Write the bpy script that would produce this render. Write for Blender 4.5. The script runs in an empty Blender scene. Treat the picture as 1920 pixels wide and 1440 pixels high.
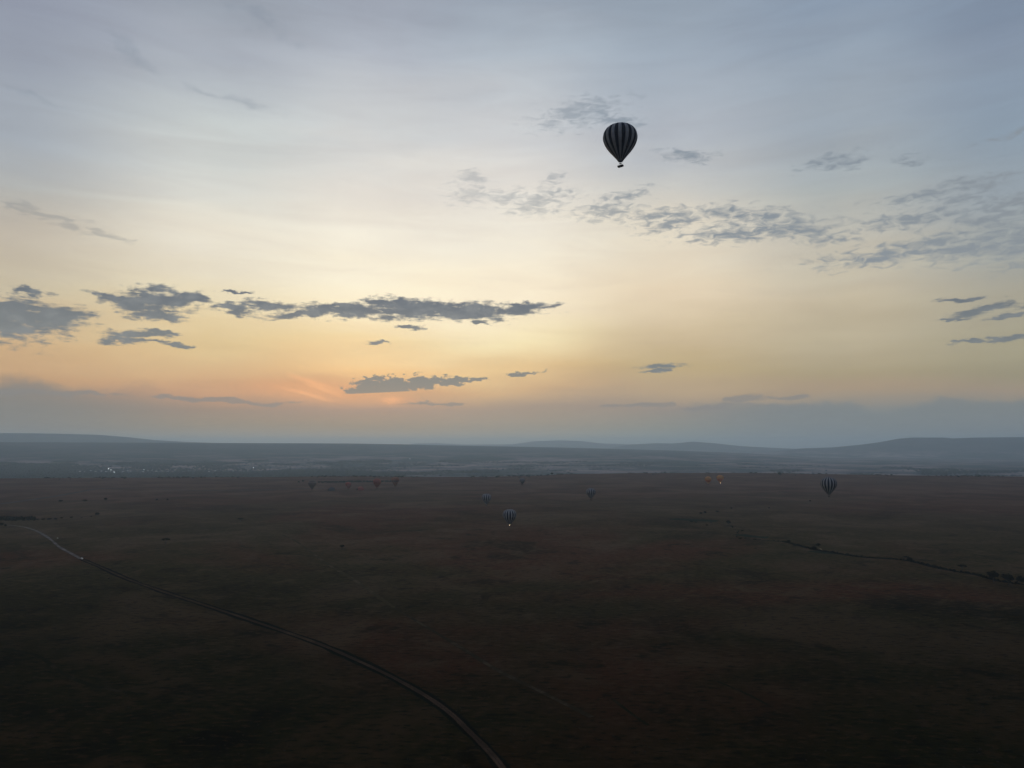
import bpy, bmesh, math, random
import numpy as np
from mathutils import Vector, Matrix
from mathutils.bvhtree import BVHTree

random.seed(7)
rng = np.random.default_rng(11)
SC = bpy.context.scene
COL = SC.collection
R = math.radians

# ------------------------------------------------------------------ camera
CAM_H = 160.0
PITCH = R(4.70)
F = 1400.0 / 1920.0
cam_data = bpy.data.cameras.new('camera')
cam_data.sensor_width = 36.0
cam_data.lens = 36.0 * F
cam_data.clip_start = 0.5
cam_data.clip_end = 200000.0
cam = bpy.data.objects.new('camera', cam_data)
cam.location = (0, 0, CAM_H)
cam.rotation_euler = (math.pi / 2 + PITCH, 0, 0)
COL.objects.link(cam)
SC.camera = cam
SC.view_settings.view_transform = 'Standard'
SC.view_settings.look = 'None'
SC.view_settings.exposure = 0.0
SC.view_settings.gamma = 1.0
SC.view_settings.use_curve_mapping = False
SC.cycles.volume_bounces = 2
SC.cycles.max_bounces = 6
SC.cycles.diffuse_bounces = 2
SC.cycles.transparent_max_bounces = 16

SP, CP = math.sin(PITCH), math.cos(PITCH)


def ray(px, py):
    """unit direction seen at photograph pixel (1920 wide)"""
    a = (px - 960) / 1400.0
    b = (720 - py) / 1400.0
    v = Vector((a, CP - b * SP, SP + b * CP))
    return v.normalized()


def uv_of(px, py):
    d = ray(px, py)
    return math.atan2(d.x, d.y), math.asin(d.z)


def tanel(px, py):
    d = ray(px, py)
    return d.z / math.hypot(d.x, d.y)


def s2l(c):
    o = []
    for k in c:
        k = k / 255.0
        o.append(k / 12.92 if k <= 0.04045 else ((k + 0.055) / 1.055) ** 2.4)
    return tuple(o)


# ------------------------------------------------------------------ node helper
class G:
    def __init__(self, tree):
        self.t = tree
        self.n = tree.nodes
        self.l = tree.links

    def put(self, sock, v):
        if v is None:
            return
        if hasattr(v, 'is_output'):
            self.l.new(v, sock)
        else:
            if isinstance(v, (tuple, list)) and len(v) == 3 and len(sock.default_value) == 4:
                v = (*v, 1)
            sock.default_value = v

    def math(self, op, a, b=None, c=None, clamp=False):
        n = self.n.new('ShaderNodeMath')
        n.operation = op
        n.use_clamp = clamp
        self.put(n.inputs[0], a)
        self.put(n.inputs[1], b)
        self.put(n.inputs[2], c)
        return n.outputs[0]

    def vmath(self, op, a, b=None):
        n = self.n.new('ShaderNodeVectorMath')
        n.operation = op
        self.put(n.inputs[0], a)
        self.put(n.inputs[1], b)
        return n.outputs['Value'] if op in ('LENGTH', 'DOT_PRODUCT', 'DISTANCE') else n.outputs['Vector']

    def mapping(self, vec, loc=(0, 0, 0), rot=(0, 0, 0), scale=(1, 1, 1), kind='POINT'):
        n = self.n.new('ShaderNodeMapping')
        n.vector_type = kind
        self.put(n.inputs['Vector'], vec)
        n.inputs['Location'].default_value = loc
        n.inputs['Rotation'].default_value = rot
        n.inputs['Scale'].default_value = scale
        return n.outputs[0]

    def noise(self, vec, scale, detail=4, rough=0.55, dist=0.0, color=False, lac=2.0):
        n = self.n.new('ShaderNodeTexNoise')
        if getattr(self, 'flat', False):
            n.noise_dimensions = '2D'
        self.put(n.inputs['Vector'], vec)
        n.inputs['Scale'].default_value = scale
        n.inputs['Detail'].default_value = detail
        n.inputs['Roughness'].default_value = rough
        n.inputs['Lacunarity'].default_value = lac
        n.inputs['Distortion'].default_value = dist
        return n.outputs['Color'] if color else n.outputs['Fac']

    def voronoi(self, vec, scale):
        n = self.n.new('ShaderNodeTexVoronoi')
        self.put(n.inputs['Vector'], vec)
        n.inputs['Scale'].default_value = scale
        return n.outputs['Distance']

    def rng(self, v, a, b, c=0.0, d=1.0, smooth=True):
        n = self.n.new('ShaderNodeMapRange')
        n.interpolation_type = 'SMOOTHSTEP' if smooth else 'LINEAR'
        self.put(n.inputs['Value'], v)
        self.put(n.inputs['From Min'], a)
        self.put(n.inputs['From Max'], b)
        self.put(n.inputs['To Min'], c)
        self.put(n.inputs['To Max'], d)
        return n.outputs['Result']

    def mix(self, f, a, b, mode='MIX'):
        n = self.n.new('ShaderNodeMix')
        n.data_type = 'RGBA'
        n.blend_type = mode
        n.clamp_factor = True
        self.put(n.inputs[0], f)
        self.put(n.inputs[6], a)
        self.put(n.inputs[7], b)
        return n.outputs[2]

    def ramp(self, f, stops, interp='LINEAR'):
        n = self.n.new('ShaderNodeValToRGB')
        cr = n.color_ramp
        cr.interpolation = interp
        while len(cr.elements) > 1:
            cr.elements.remove(cr.elements[-1])
        cr.elements[0].position = stops[0][0]
        cr.elements[0].color = (*stops[0][1], 1)
        for p, c in stops[1:]:
            e = cr.elements.new(p)
            e.color = (*c, 1)
        self.put(n.inputs[0], f)
        return n.outputs[0]


# ------------------------------------------------------------------ world
SUN_U, SUN_V = uv_of(700, 742)
HAZE_D, HAZE_TOP = 4.3e-5, 620.0
HAZE_L = (0.15, 0.175, 0.20)
world = bpy.data.worlds.new('World')
SC.world = world
world.cycles.sampling_method = 'MANUAL'
world.cycles.sample_map_resolution = 512
world.use_nodes = True
wt = world.node_tree
for n in list(wt.nodes):
    wt.nodes.remove(n)
g = G(wt)
g.flat = True
tc = g.n.new('ShaderNodeTexCoord')
sep = g.n.new('ShaderNodeSeparateXYZ')
g.l.new(tc.outputs['Generated'], sep.inputs[0])
X, Y, Z = sep.outputs
U = g.math('ARCTAN2', X, Y)
V = g.math('ARCSINE', Z)
comb = g.n.new('ShaderNodeCombineXYZ')
g.l.new(U, comb.inputs[0])
g.l.new(V, comb.inputs[1])
UV = comb.outputs[0]

ROWS = [832, 800, 765, 735, 700, 640, 560, 450, 350, 250, 100, 10]
COLS = {
    0: [(125,130,130),(128,127,122),(132,128,122),(152,134,120),(188,152,118),(205,175,135),(200,188,162),(190,180,165),(175,175,172),(165,172,180),(153,160,173),(145,151,166)],
    400: [(128,130,128),(132,127,120),(146,130,120),(192,150,120),(206,170,130),(218,192,145),(232,218,185),(230,222,205),(212,211,204),(198,203,202),(168,174,184),(152,159,170)],
    700: [(130,130,126),(134,128,120),(160,138,126),(208,162,124),(236,194,140),(242,216,167),(252,238,206),(244,236,218),(228,222,212),(206,208,208),(178,184,194),(158,164,176)],
    960: [(128,132,130),(135,132,126),(155,140,128),(198,166,130),(222,190,142),(240,222,178),(250,236,208),(240,232,215),(225,220,212),(205,206,207),(175,184,194),(155,165,178)],
    1250: [(120,130,132),(128,130,127),(145,135,128),(175,155,130),(185,165,128),(205,186,154),(226,208,180),(228,218,198),(200,199,194),(178,184,192),(160,171,184),(148,160,174)],
    1580: [(110,122,130),(120,127,130),(128,130,130),(162,145,125),(165,152,125),(180,168,142),(196,184,160),(192,188,176),(170,176,176),(158,168,178),(150,162,176),(138,152,170)],
    1920: [(108,118,128),(118,125,130),(128,130,128),(150,138,125),(150,143,122),(160,153,130),(165,160,145),(158,163,162),(150,160,168),(140,155,170),(135,148,166),(128,142,161)],
}
V0, V1 = -0.02, 0.62
vr = g.math('DIVIDE', g.math('SUBTRACT', V, V0), V1 - V0)
# slow wavering of the colour bands, as thin veils of cirrus do
wav = g.noise(g.mapping(UV, scale=(3.0, 16.0, 1)), 1.0, 4, 0.5)
vr2 = g.math('ADD', vr, g.math('MULTIPLY', g.math('SUBTRACT', wav, 0.5), 0.10))
vr2 = g.mix(g.rng(V, 0.0, 0.12), vr, vr2)
prev = None
pu = None
for x in sorted(COLS):
    stops = []
    for y, c in zip(ROWS, COLS[x]):
        u, v = uv_of(x, y)
        # the table holds the sky as seen through the air: take the haze off again
        T = max(0.30, math.exp(-HAZE_D * (HAZE_TOP - CAM_H) / max(0.004, math.sin(max(v, 0.0)))))
        cl = tuple(min(1.6, max(0.02, (k - (1 - T) * h) / T)) for k, h in zip(s2l(c), HAZE_L))
        stops.append((min(1, max(0, (v - V0) / (V1 - V0))), cl))
    r = g.ramp(vr2, stops, 'EASE' if False else 'LINEAR')
    uu = uv_of(x, 450)[0]
    if prev is None:
        prev = r
    else:
        prev = g.mix(g.rng(U, pu, uu, smooth=True), prev, r)
    pu = uu
sky = prev
# beyond the frame: zenith and the side away from the glow, the same dull blue going on
zen = s2l((122, 140, 176))
sky = g.mix(g.rng(V, 0.50, 1.45), sky, zen)
away = g.ramp(g.rng(V, 0.0, 1.4, smooth=False), [(0.0, s2l((100, 112, 130))), (0.12, s2l((122, 122, 140))), (0.3, s2l((118, 131, 160))), (1.0, zen)])
cosaz = g.math('COSINE', g.math('SUBTRACT', U, SUN_U))
sky = g.mix(g.rng(cosaz, 0.62, -0.75), sky, away)

# veils: streaky lightening and darkening
st = g.noise(g.mapping(UV, rot=(0, 0, 0.05), scale=(4.5, 34.0, 1)), 1.0, 7, 0.6, 0.6)
st2 = g.noise(g.mapping(UV, rot=(0, 0, -0.25), scale=(3.0, 10.0, 1)), 1.0, 6, 0.55, 0.8)
veil = g.math('ADD', g.math('MULTIPLY', g.math('SUBTRACT', st, 0.5), 0.20), g.math('MULTIPLY', g.math('SUBTRACT', st2, 0.5), 0.14))
veil = g.math('MULTIPLY', veil, g.rng(V, 0.0, 0.10, 0.15, 1.0))
veil = g.math('ADD', veil, 1.0)
vv = g.n.new('ShaderNodeCombineXYZ')
g.l.new(g.math('ADD', g.math('MULTIPLY', veil, 0.8), 0.2), vv.inputs[0])
g.l.new(veil, vv.inputs[1])
g.l.new(veil, vv.inputs[2])
sky = g.vmath('MULTIPLY', sky, vv.outputs[0])


def ell(warp, cx, cy, rx, ry, rot=0.0):
    u, v = uv_of(cx, cy)
    u2, _ = uv_of(cx + 1, cy)
    _, v2 = uv_of(cx, cy - 1)
    sx, sy = abs(u2 - u) * rx, abs(v2 - v) * ry
    m = g.mapping(warp, loc=(u, v, 0), rot=(0, 0, R(-rot)), scale=(sx, sy, 1), kind='TEXTURE')
    return g.math('SUBTRACT', 1.0, g.vmath('LENGTH', m))


CHAIN = [None]


def field(warp, lst):
    s = None
    for e in lst:
        # each ellipse waits for the one before (a negligible offset), so the
        # shader never holds them all at once
        dep = s if s is not None else CHAIN[0]
        wv = warp
        if dep is not None:
            n = g.n.new('ShaderNodeVectorMath'); n.operation = 'MULTIPLY_ADD'
            g.l.new(dep, n.inputs[0]); n.inputs[1].default_value = (1e-8, 1e-8, 1e-8); g.l.new(warp, n.inputs[2])
            wv = n.outputs[0]
        k = ell(wv, *e)
        if s is None:
            s = k
        else:
            n = g.n.new('ShaderNodeMath')
            n.operation = 'SMOOTH_MAX'
            g.l.new(s, n.inputs[0]); g.l.new(k, n.inputs[1])
            n.inputs[2].default_value = 0.25
            s = n.outputs[0]
    CHAIN[0] = s
    return s


def warped(amt_u, amt_v, scale):
    c = g.noise(g.mapping(UV, scale=(scale, scale * 2.2, 1)), 1.0, 5, 0.6, color=True)
    d = g.vmath('MULTIPLY', g.vmath('SUBTRACT', c, (0.5, 0.5, 0.5)), (amt_u, amt_v, 0))
    return g.vmath('ADD', UV, d)


W1 = warped(0.05, 0.022, 22)
W2 = warped(0.07, 0.020, 16)
nz_puff = g.noise(g.mapping(UV, scale=(75, 150, 1)), 1.0, 5, 0.62)
nz_streak = g.noise(g.mapping(UV, scale=(28, 190, 1)), 1.0, 5, 0.6, 0.4)
nz_mid = g.noise(g.mapping(UV, scale=(30, 60, 1), loc=(3, 5, 0)), 1.0, 6, 0.6)

# glowing orange rays beside the cumulus
W0 = warped(0.02, 0.004, 14)
glow = field(W0, [(600, 735, 190, 34, 4), (735, 750, 70, 18, 0)])
glow = g.math('MULTIPLY', g.rng(glow, 0.0, 1.0), 0.55)
sky = g.mix(glow, sky, (0.98, 0.44, 0.18))
rays = field(W0, [(588, 717, 66, 6, 17), (606, 728, 56, 6, 20), (580, 740, 66, 6, 14), (735, 750, 24, 9, 0)])
sky = g.mix(g.math('MULTIPLY', g.rng(rays, -0.15, 1.0), 0.55), sky, (1.12, 0.55, 0.24))

# grey bank low over the horizon, ragged top
def vof(y):
    return uv_of(960, y)[1]
edge = g.math('MULTIPLY', g.math('SUBTRACT', g.noise(g.mapping(UV, scale=(9, 14, 1), loc=(1, 0, 0)), 1.0, 8, 0.62), 0.5), 0.05)
bv = g.math('ADD', V, edge)
bk_r = g.math('MULTIPLY', g.rng(bv, vof(758), vof(772)), g.rng(U, 0.14, 0.36))
bk_l = g.math('MULTIPLY', g.rng(bv, vof(726), vof(748)), g.rng(U, -0.36, -0.60))
sky = g.mix(g.math('MULTIPLY', bk_r, 0.75), sky, s2l((122, 129, 132)))
sky = g.mix(g.math('MULTIPLY', bk_l, 0.8), sky, s2l((130, 127, 123)))

# low flat stratus, hazy
low = field(W2, [(370, 747, 150, 6, 1.5), (450, 753, 130, 4, 1), (820, 755, 90, 3, 0), (1200, 759, 85, 7, 0), (1390, 748, 60, 10, -8), (1478, 743, 42, 5, -5), (1340, 762, 60, 6, 0), (160, 738, 60, 4, 0), (40, 735, 90, 8, 4)])
dl = g.rng(g.math('ADD', low, g.math('MULTIPLY', g.math('SUBTRACT', nz_mid, 0.5), 2.0)), 0.0, 0.5)
sky = g.mix(g.math('MULTIPLY', dl, 0.75), sky, s2l((136, 132, 130)))

# altocumulus field, upper right and centre, thin
alt = field(W1, [(1085, 213, 75, 24, -8), (1140, 226, 50, 15, 8), (1285, 290, 42, 12, 5), (1570, 305, 55, 13, -4), (1710, 300, 26, 10, -5), (1895, 252, 60, 7, -8),
                 (888, 335, 26, 12), (890, 366, 46, 20, 3), (950, 370, 36, 16), (1003, 382, 46, 18), (1038, 335, 30, 10, -15), (1045, 361, 46, 8), (1140, 395, 62, 14, -3), (1170, 366, 46, 10, -10),
                 (1240, 403, 60, 12, -5), (1262, 420, 62, 11, -5), (1352, 399, 46, 17), (1415, 406, 75, 12, 3), (1420, 430, 125, 15), (1370, 443, 75, 12), (1505, 432, 62, 18, 5), (1562, 452, 42, 8),
                 (1655, 480, 120, 16), (1740, 462, 120, 20, -4), (1825, 462, 110, 28), (1905, 452, 60, 44), (1710, 410, 90, 16, -3), (1850, 412, 75, 16), (1885, 384, 62, 17), (1735, 363, 75, 13, -5), (1820, 345, 70, 14, -3), (1805, 378, 70, 11, -10)])
nz_alt = g.noise(g.mapping(UV, rot=(0, 0, 0.12), scale=(58, 170, 1), loc=(2, 9, 0)), 1.0, 4, 0.52, 0.5)
da = g.rng(g.math('ADD', g.math('MULTIPLY', alt, 1.2), g.math('MULTIPLY', g.math('SUBTRACT', nz_alt, 0.48), 4.2)), -0.55, 1.55)
da_w = g.rng(U, -0.12, 0.32, 0.36, 1.0)
alt_col = g.mix(g.rng(V, vof(500), vof(200)), s2l((140, 147, 153)), s2l((136, 147, 159)))
sky = g.mix(g.math('MULTIPLY', da, da_w), sky, alt_col)

# wisps at upper left
wis = field(W2, [(95, 408, 120, 12, 14), (195, 432, 80, 9, 16), (30, 392, 60, 6, 10)])
dw = g.rng(g.math('ADD', wis, g.math('MULTIPLY', g.math('SUBTRACT', nz_streak, 0.5), 2.4)), 0.0, 0.9)
sky = g.mix(g.math('MULTIPLY', dw, 0.42), sky, s2l((140, 143, 146)))
smu = field(W2, [(255, 105, 70, 22, 35), (480, 30, 90, 26, 20), (60, 180, 80, 8, 10), (430, 185, 110, 9, 8)])
dsm = g.rng(g.math('ADD', smu, g.math('MULTIPLY', g.math('SUBTRACT', nz_mid, 0.5), 1.8)), -0.1, 1.1)
sky = g.mix(g.math('MULTIPLY', dsm, 0.30), sky, s2l((125, 137, 152)))

# dark clouds
dark = field(W1, [(5, 597, 140, 48), (100, 592, 90, 26, -3), (62, 547, 30, 7),
                  (300, 563, 100, 26, -2), (235, 568, 60, 15, 8), (292, 590, 66, 11), (365, 561, 42, 13), (200, 556, 36, 9, 15),
                  (252, 628, 80, 9, -2), (300, 623, 55, 6), (232, 641, 60, 8), (320, 646, 50, 4), (430, 545, 35, 3),
                  (445, 577, 40, 15, 10), (505, 573, 60, 11, 5), (565, 591, 70, 9, -5),
                  (640, 580, 110, 15, -3), (770, 579, 120, 22), (860, 583, 150, 19), (965, 579, 80, 11, -5), (895, 604, 26, 5), (768, 613, 38, 4), (703, 642, 22, 4),
                  (1248, 685, 48, 6, -1), (1235, 694, 24, 4, -8), (1812, 559, 55, 6), (1838, 582, 75, 10, -5), (1785, 597, 42, 3), (1895, 591, 46, 5, -4), (1878, 635, 50, 5, -4), (1815, 641, 34, 4)])
pd = g.math('ADD', g.math('MULTIPLY', g.math('SUBTRACT', nz_puff, 0.5), 1.7), g.math('MULTIPLY', g.math('SUBTRACT', nz_streak, 0.5), 1.9))
dv = g.math('ADD', g.math('MULTIPLY', dark, 2.0), g.math('MULTIPLY', pd, 1.35))
dd = g.math('POWER', g.rng(dv, -0.35, 1.0), 1.1)
dark_col = g.mix(g.rng(V, vof(650), vof(540)), s2l((116, 122, 126)), s2l((82, 94, 111)))
dark_col = g.mix(g.math('MULTIPLY', g.rng(nz_mid, 0.40, 0.75), 0.55), dark_col, s2l((140, 144, 146)))
sky = g.mix(g.math('MULTIPLY', dd, 0.95, clamp=True), sky, dark_col)

# the flat-bottomed cumulus in front of the sun
cum = field(warped(0.022, 0.014, 60), [(735, 722, 64, 17), (700, 729, 56, 11), (795, 716, 46, 13), (668, 733, 28, 8), (845, 716, 46, 8, -5), (893, 712, 22, 4), (968, 705, 15, 6), (990, 700, 28, 3, -8)])
cb = g.math('MULTIPLY', g.math('SUBTRACT', V, g.math('ADD', vof(739), g.math('MULTIPLY', g.math('SUBTRACT', U, uv_of(700, 740)[0]), 0.06))), 220.0)
cum = g.math('MINIMUM', g.math('ADD', cum, g.math('MULTIPLY', g.math('SUBTRACT', nz_puff, 0.48), 2.3)), cb)
dc = g.rng(cum, -0.04, 0.26)
sky = g.mix(g.math('MULTIPLY', dc, 0.95), sky, g.mix(g.rng(V, vof(738), vof(708)), s2l((140, 135, 127)), s2l((128, 129, 127))))

# ground seen from above the air, below the horizon line
sky = g.mix(g.rng(V, -0.004, -0.03), sky, (0.03, 0.032, 0.034))

nish = g.n.new('ShaderNodeTexSky')
nish.sky_type = 'NISHITA'
nish.sun_disc = False
nish.sun_elevation = SUN_V
nish.sun_rotation = SUN_U
nish.altitude = 1600
tot = g.vmath('ADD', g.vmath('MULTIPLY', sky, (9.9, 9.9, 9.9)), g.vmath('MULTIPLY', nish.outputs[0], (0.03, 0.03, 0.03)))
bg = g.n.new('ShaderNodeBackground')
bg.inputs['Strength'].default_value = 0.1
g.l.new(tot, bg.inputs['Color'])
wo = g.n.new('ShaderNodeOutputWorld')
g.l.new(bg.outputs[0], wo.inputs['Surface'])

# sun, low and hidden by the cumulus: hardly any direct light left
sd = bpy.data.lights.new('sun', 'SUN')
sd.energy = 0.60
sd.angle = R(10)
sd.color = (1.0, 0.83, 0.68)
so = bpy.data.objects.new('sun', sd)
sdir = Vector((math.sin(SUN_U) * math.cos(SUN_V), math.cos(SUN_U) * math.cos(SUN_V), math.sin(SUN_V)))
so.rotation_euler = (-sdir).to_track_quat('-Z', 'Y').to_euler()
so.location = (0, 0, 500)
COL.objects.link(so)


# ------------------------------------------------------------------ helpers for objects
def link(name, mesh, parent=None, loc=(0, 0, 0), rot=(0, 0, 0), scale=(1, 1, 1)):
    o = bpy.data.objects.new(name, mesh)
    COL.objects.link(o)
    o.parent = parent
    o.location = loc
    o.rotation_euler = rot
    o.scale = scale
    return o


def tag(o, label, cat, group=None):
    o['label'] = label
    o['category'] = cat
    if group:
        o['group'] = group
    return o


def mesh_np(name, verts, faces, mat, smooth=True):
    me = bpy.data.meshes.new(name)
    verts = np.asarray(verts, dtype=np.float32)
    if isinstance(faces, np.ndarray):
        n, k = faces.shape
        me.vertices.add(len(verts))
        me.vertices.foreach_set('co', verts.ravel())
        me.loops.add(n * k)
        me.loops.foreach_set('vertex_index', faces.astype(np.int32).ravel())
        me.polygons.add(n)
        me.polygons.foreach_set('loop_start', np.arange(0, n * k, k, dtype=np.int32))
        me.polygons.foreach_set('loop_total', np.full(n, k, dtype=np.int32))
        me.update(calc_edges=True)
    else:
        me.from_pydata([tuple(map(float, v)) for v in verts], [], faces)
        me.update()
    if smooth:
        me.polygons.foreach_set('use_smooth', np.ones(len(me.polygons), dtype=bool))
    me.materials.append(mat)
    return me


class MB:
    """collects vertices and faces of one part"""
    def __init__(self):
        self.v = []
        self.f = []

    def add(self, vs, fs):
        o = len(self.v)
        self.v += [tuple(map(float, p)) for p in vs]
        self.f += [tuple(i + o for i in f) for f in fs]

    def box(self, c, s, rz=0.0, taper=1.0):
        cx, cy, cz = c
        hx, hy, hz = s[0] / 2, s[1] / 2, s[2] / 2
        vs = []
        for z, t in ((-hz, 1.0), (hz, taper)):
            for x, y in ((-hx, -hy), (hx, -hy), (hx, hy), (-hx, hy)):
                x, y = x * t, y * t
                vs.append((cx + x * math.cos(rz) - y * math.sin(rz), cy + x * math.sin(rz) + y * math.cos(rz), cz + z))
        self.add(vs, [(3, 2, 1, 0), (4, 5, 6, 7), (0, 1, 5, 4), (1, 2, 6, 5), (2, 3, 7, 6), (3, 0, 4, 7)])

    def tube(self, a, b, ra, rb, n=6):
        a, b = Vector(a), Vector(b)
        d = (b - a).normalized()
        q = d.to_track_quat('Z', 'Y')
        vs = []
        for p, r in ((a, ra), (b, rb)):
            for i in range(n):
                t = 2 * math.pi * i / n
                vs.append(p + q @ Vector((math.cos(t) * r, math.sin(t) * r, 0)))
        fs = [(i, (i + 1) % n, n + (i + 1) % n, n + i) for i in range(n)]
        fs += [tuple(reversed(range(n))), tuple(range(n, 2 * n))]
        self.add(vs, fs)

    def lathe(self, prof, n=16, z0=0.0):
        vs, fs = [], []
        for r, z in prof:
            for i in range(n):
                t = 2 * math.pi * i / n
                vs.append((r * math.cos(t), r * math.sin(t), z + z0))
        for j in range(len(prof) - 1):
            for i in range(n):
                k = (i + 1) % n
                fs.append((j * n + i, j * n + k, (j + 1) * n + k, (j + 1) * n + i))
        self.add(vs, fs)

    def mesh(self, name, mat, smooth=False):
        return mesh_np(name, self.v, self.f, mat, smooth)


def new_mat(name):
    m = bpy.data.materials.new(name)
    m.use_nodes = True
    nt = m.node_tree
    for n in list(nt.nodes):
        if n.type not in ('BSDF_PRINCIPLED', 'OUTPUT_MATERIAL'):
            nt.nodes.remove(n)
    b = next(n for n in nt.nodes if n.type == 'BSDF_PRINCIPLED')
    b.inputs['Specular IOR Level'].default_value = 0.2
    return m, G(nt), b


def simple(name, col, rough=0.8, var=0.25, scale=3.0, spec=0.2, metal=0.0, coords='Object'):
    m, q, b = new_mat(name)
    t = q.n.new('ShaderNodeTexCoord')
    nz = q.noise(t.outputs[coords], scale, 4, 0.6)
    dk = tuple(c * (1 - var) for c in col)
    lt = tuple(min(1, c * (1 + var)) for c in col)
    q.l.new(q.mix(q.rng(nz, 0.3, 0.7), dk, lt), b.inputs['Base Color'])
    b.inputs['Roughness'].default_value = rough
    b.inputs['Specular IOR Level'].default_value = spec
    b.inputs['Metallic'].default_value = metal
    return m


# ------------------------------------------------------------------ terrain
def table(pts):
    a = sorted((uv_of(x, y)[0], tanel(x, y)) for x, y in pts)
    return np.array([p[0] for p in a]), np.array([p[1] for p in a])


EDGE = table([(-200, 897), (0, 897.5), (300, 896), (500, 895), (650, 893.5), (800, 895), (900, 895), (1000, 893), (1060, 889.5), (1200, 887.5), (1400, 887), (1560, 889.5), (1700, 892), (1920, 894), (2100, 896)])
PLAT = table([(-300, 829), (0, 829), (400, 830.5), (650, 831.5), (750, 833), (850, 835.5), (1000, 838.5), (1150, 842.5), (1260, 846), (1400, 852), (1560, 862)])
HL = table([(-500, 812), (-200, 813), (0, 812), (100, 813), (180, 815), (240, 819.5), (290, 825), (350, 828.5), (450, 832), (600, 842)])
HM1 = table([(700, 842), (780, 831.5), (820, 831), (870, 833.5), (960, 833), (1000, 827.5), (1050, 825.5), (1090, 827), (1130, 831.5), (1180, 833), (1230, 833), (1300, 842)])
HM2 = table([(1120, 845), (1180, 833.5), (1230, 831), (1260, 831.5), (1300, 828), (1340, 831), (1390, 836.5), (1440, 839.5), (1520, 843)])
HR = table([(1440, 848), (1500, 842), (1560, 839.5), (1620, 833), (1650, 829), (1685, 822.5), (1710, 820.5), (1770, 820.5), (1785, 822), (1830, 820.5), (1920, 819.5), (2050, 818), (2400, 822), (2900, 842)])
ZLOW = -140.0


def vnoise(x, y, seed=0):
    """cheap smooth 2-D value noise, vectorised, about -1..1"""
    r = np.random.default_rng(seed)
    tab = r.uniform(-1, 1, (256, 256))
    xi, yi = np.floor(x).astype(int), np.floor(y).astype(int)
    fx, fy = x - xi, y - yi
    fx, fy = fx * fx * (3 - 2 * fx), fy * fy * (3 - 2 * fy)
    a = tab[xi % 256, yi % 256]; b = tab[(xi + 1) % 256, yi % 256]
    c = tab[xi % 256, (yi + 1) % 256]; d = tab[(xi + 1) % 256, (yi + 1) % 256]
    return (a * (1 - fx) + b * fx) * (1 - fy) + (c * (1 - fx) + d * fx) * fy


def sst(x, a, b):
    t = np.clip((x - a) / (b - a), 0, 1)
    return t * t * (3 - 2 * t)


def interp_tab(tab, az, fade_out=None):
    return np.interp(az, tab[0], tab[1])


def terrain_z(az, D):
    x, y = D * np.sin(az), D * np.cos(az)
    te = interp_tab(EDGE, az)
    De = CAM_H / -te
    z = 1.1 * vnoise(x / 420 + 7, y / 420 + 3, 1) * sst(D, 300, 900) + 0.5 * vnoise(x / 150, y / 150, 2)
    z = z * (1 - sst(D, De - 900, De - 300))
    drop = sst(D, De, De + 1300)
    z = z * (1 - drop) + ZLOW * drop
    zl = 6.0 * vnoise(x / 1400, y / 1400, 3) + 3.0 * vnoise(x / 500, y / 500, 4)
    z = z + zl * drop * (1 - sst(D, 26000, 34000))

    def ridge(z, tab, D0, rise, fall, wob=0.0, mid=0.0):
        t = interp_tab(tab, az)
        top = CAM_H + t * D0
        inside = (az >= tab[0][0] - 0.02) & (az <= tab[0][-1] + 0.02)
        h = np.maximum(top - ZLOW, 0) * inside
        prof = sst(D, D0 - rise, D0) if mid == 0 else np.clip((D - (D0 - rise)) / rise, 0, 1) ** mid
        prof = prof * (1 - sst(D, D0 + fall * 0.4, D0 + fall))
        rough = 1 + wob * vnoise(x / 900, y / 900, 9) * np.clip((D0 - D) / rise, 0, 1)
        return np.maximum(z, ZLOW + h * prof * rough) if mid == 0 else np.where(h * prof > 0.5, ZLOW * (1 - 0) + h * prof * rough + zl * drop * 0.6 * (1 - prof), z)
    z = ridge(z, PLAT, 17500, 8200, 7000, 0.10, mid=1.25)
    z = ridge(z, HL, 26500, 4000, 9000, 0.1)
    z = ridge(z, HM1, 38000, 6000, 9000, 0.1)
    z = ridge(z, HM2, 31000, 5000, 6000, 0.1)
    z = ridge(z, HR, 24500, 4500, 12000, 0.12)
    return z


def build_ground():
    front = np.concatenate([np.arange(-46, 46.001, 0.115)])
    back = np.arange(49, 312, 3.0)
    azs = np.radians(np.concatenate([front, back]))
    rings = np.concatenate([[40.0], np.geomspace(60, 3000, 110), np.geomspace(3060, 12000, 110)[0:], np.geomspace(12150, 56000, 80)])
    A, Dm = np.meshgrid(azs, rings)
    az_w = (A + np.pi) % (2 * np.pi) - np.pi
    Zm = terrain_z(az_w, Dm)
    verts = np.stack([Dm * np.sin(A), Dm * np.cos(A), Zm], -1).reshape(-1, 3)
    nr, na = Dm.shape
    i, j = np.meshgrid(np.arange(nr - 1), np.arange(na), indexing='ij')
    j2 = (j + 1) % na
    f = np.stack([i * na + j, i * na + j2, (i + 1) * na + j2, (i + 1) * na + j], -1).reshape(-1, 4)
    f = f[:, ::-1]
    # centre cap
    c = len(verts)
    verts = np.vstack([verts, [[0, 0, 0.0]]])
    return verts, f, c, na


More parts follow.
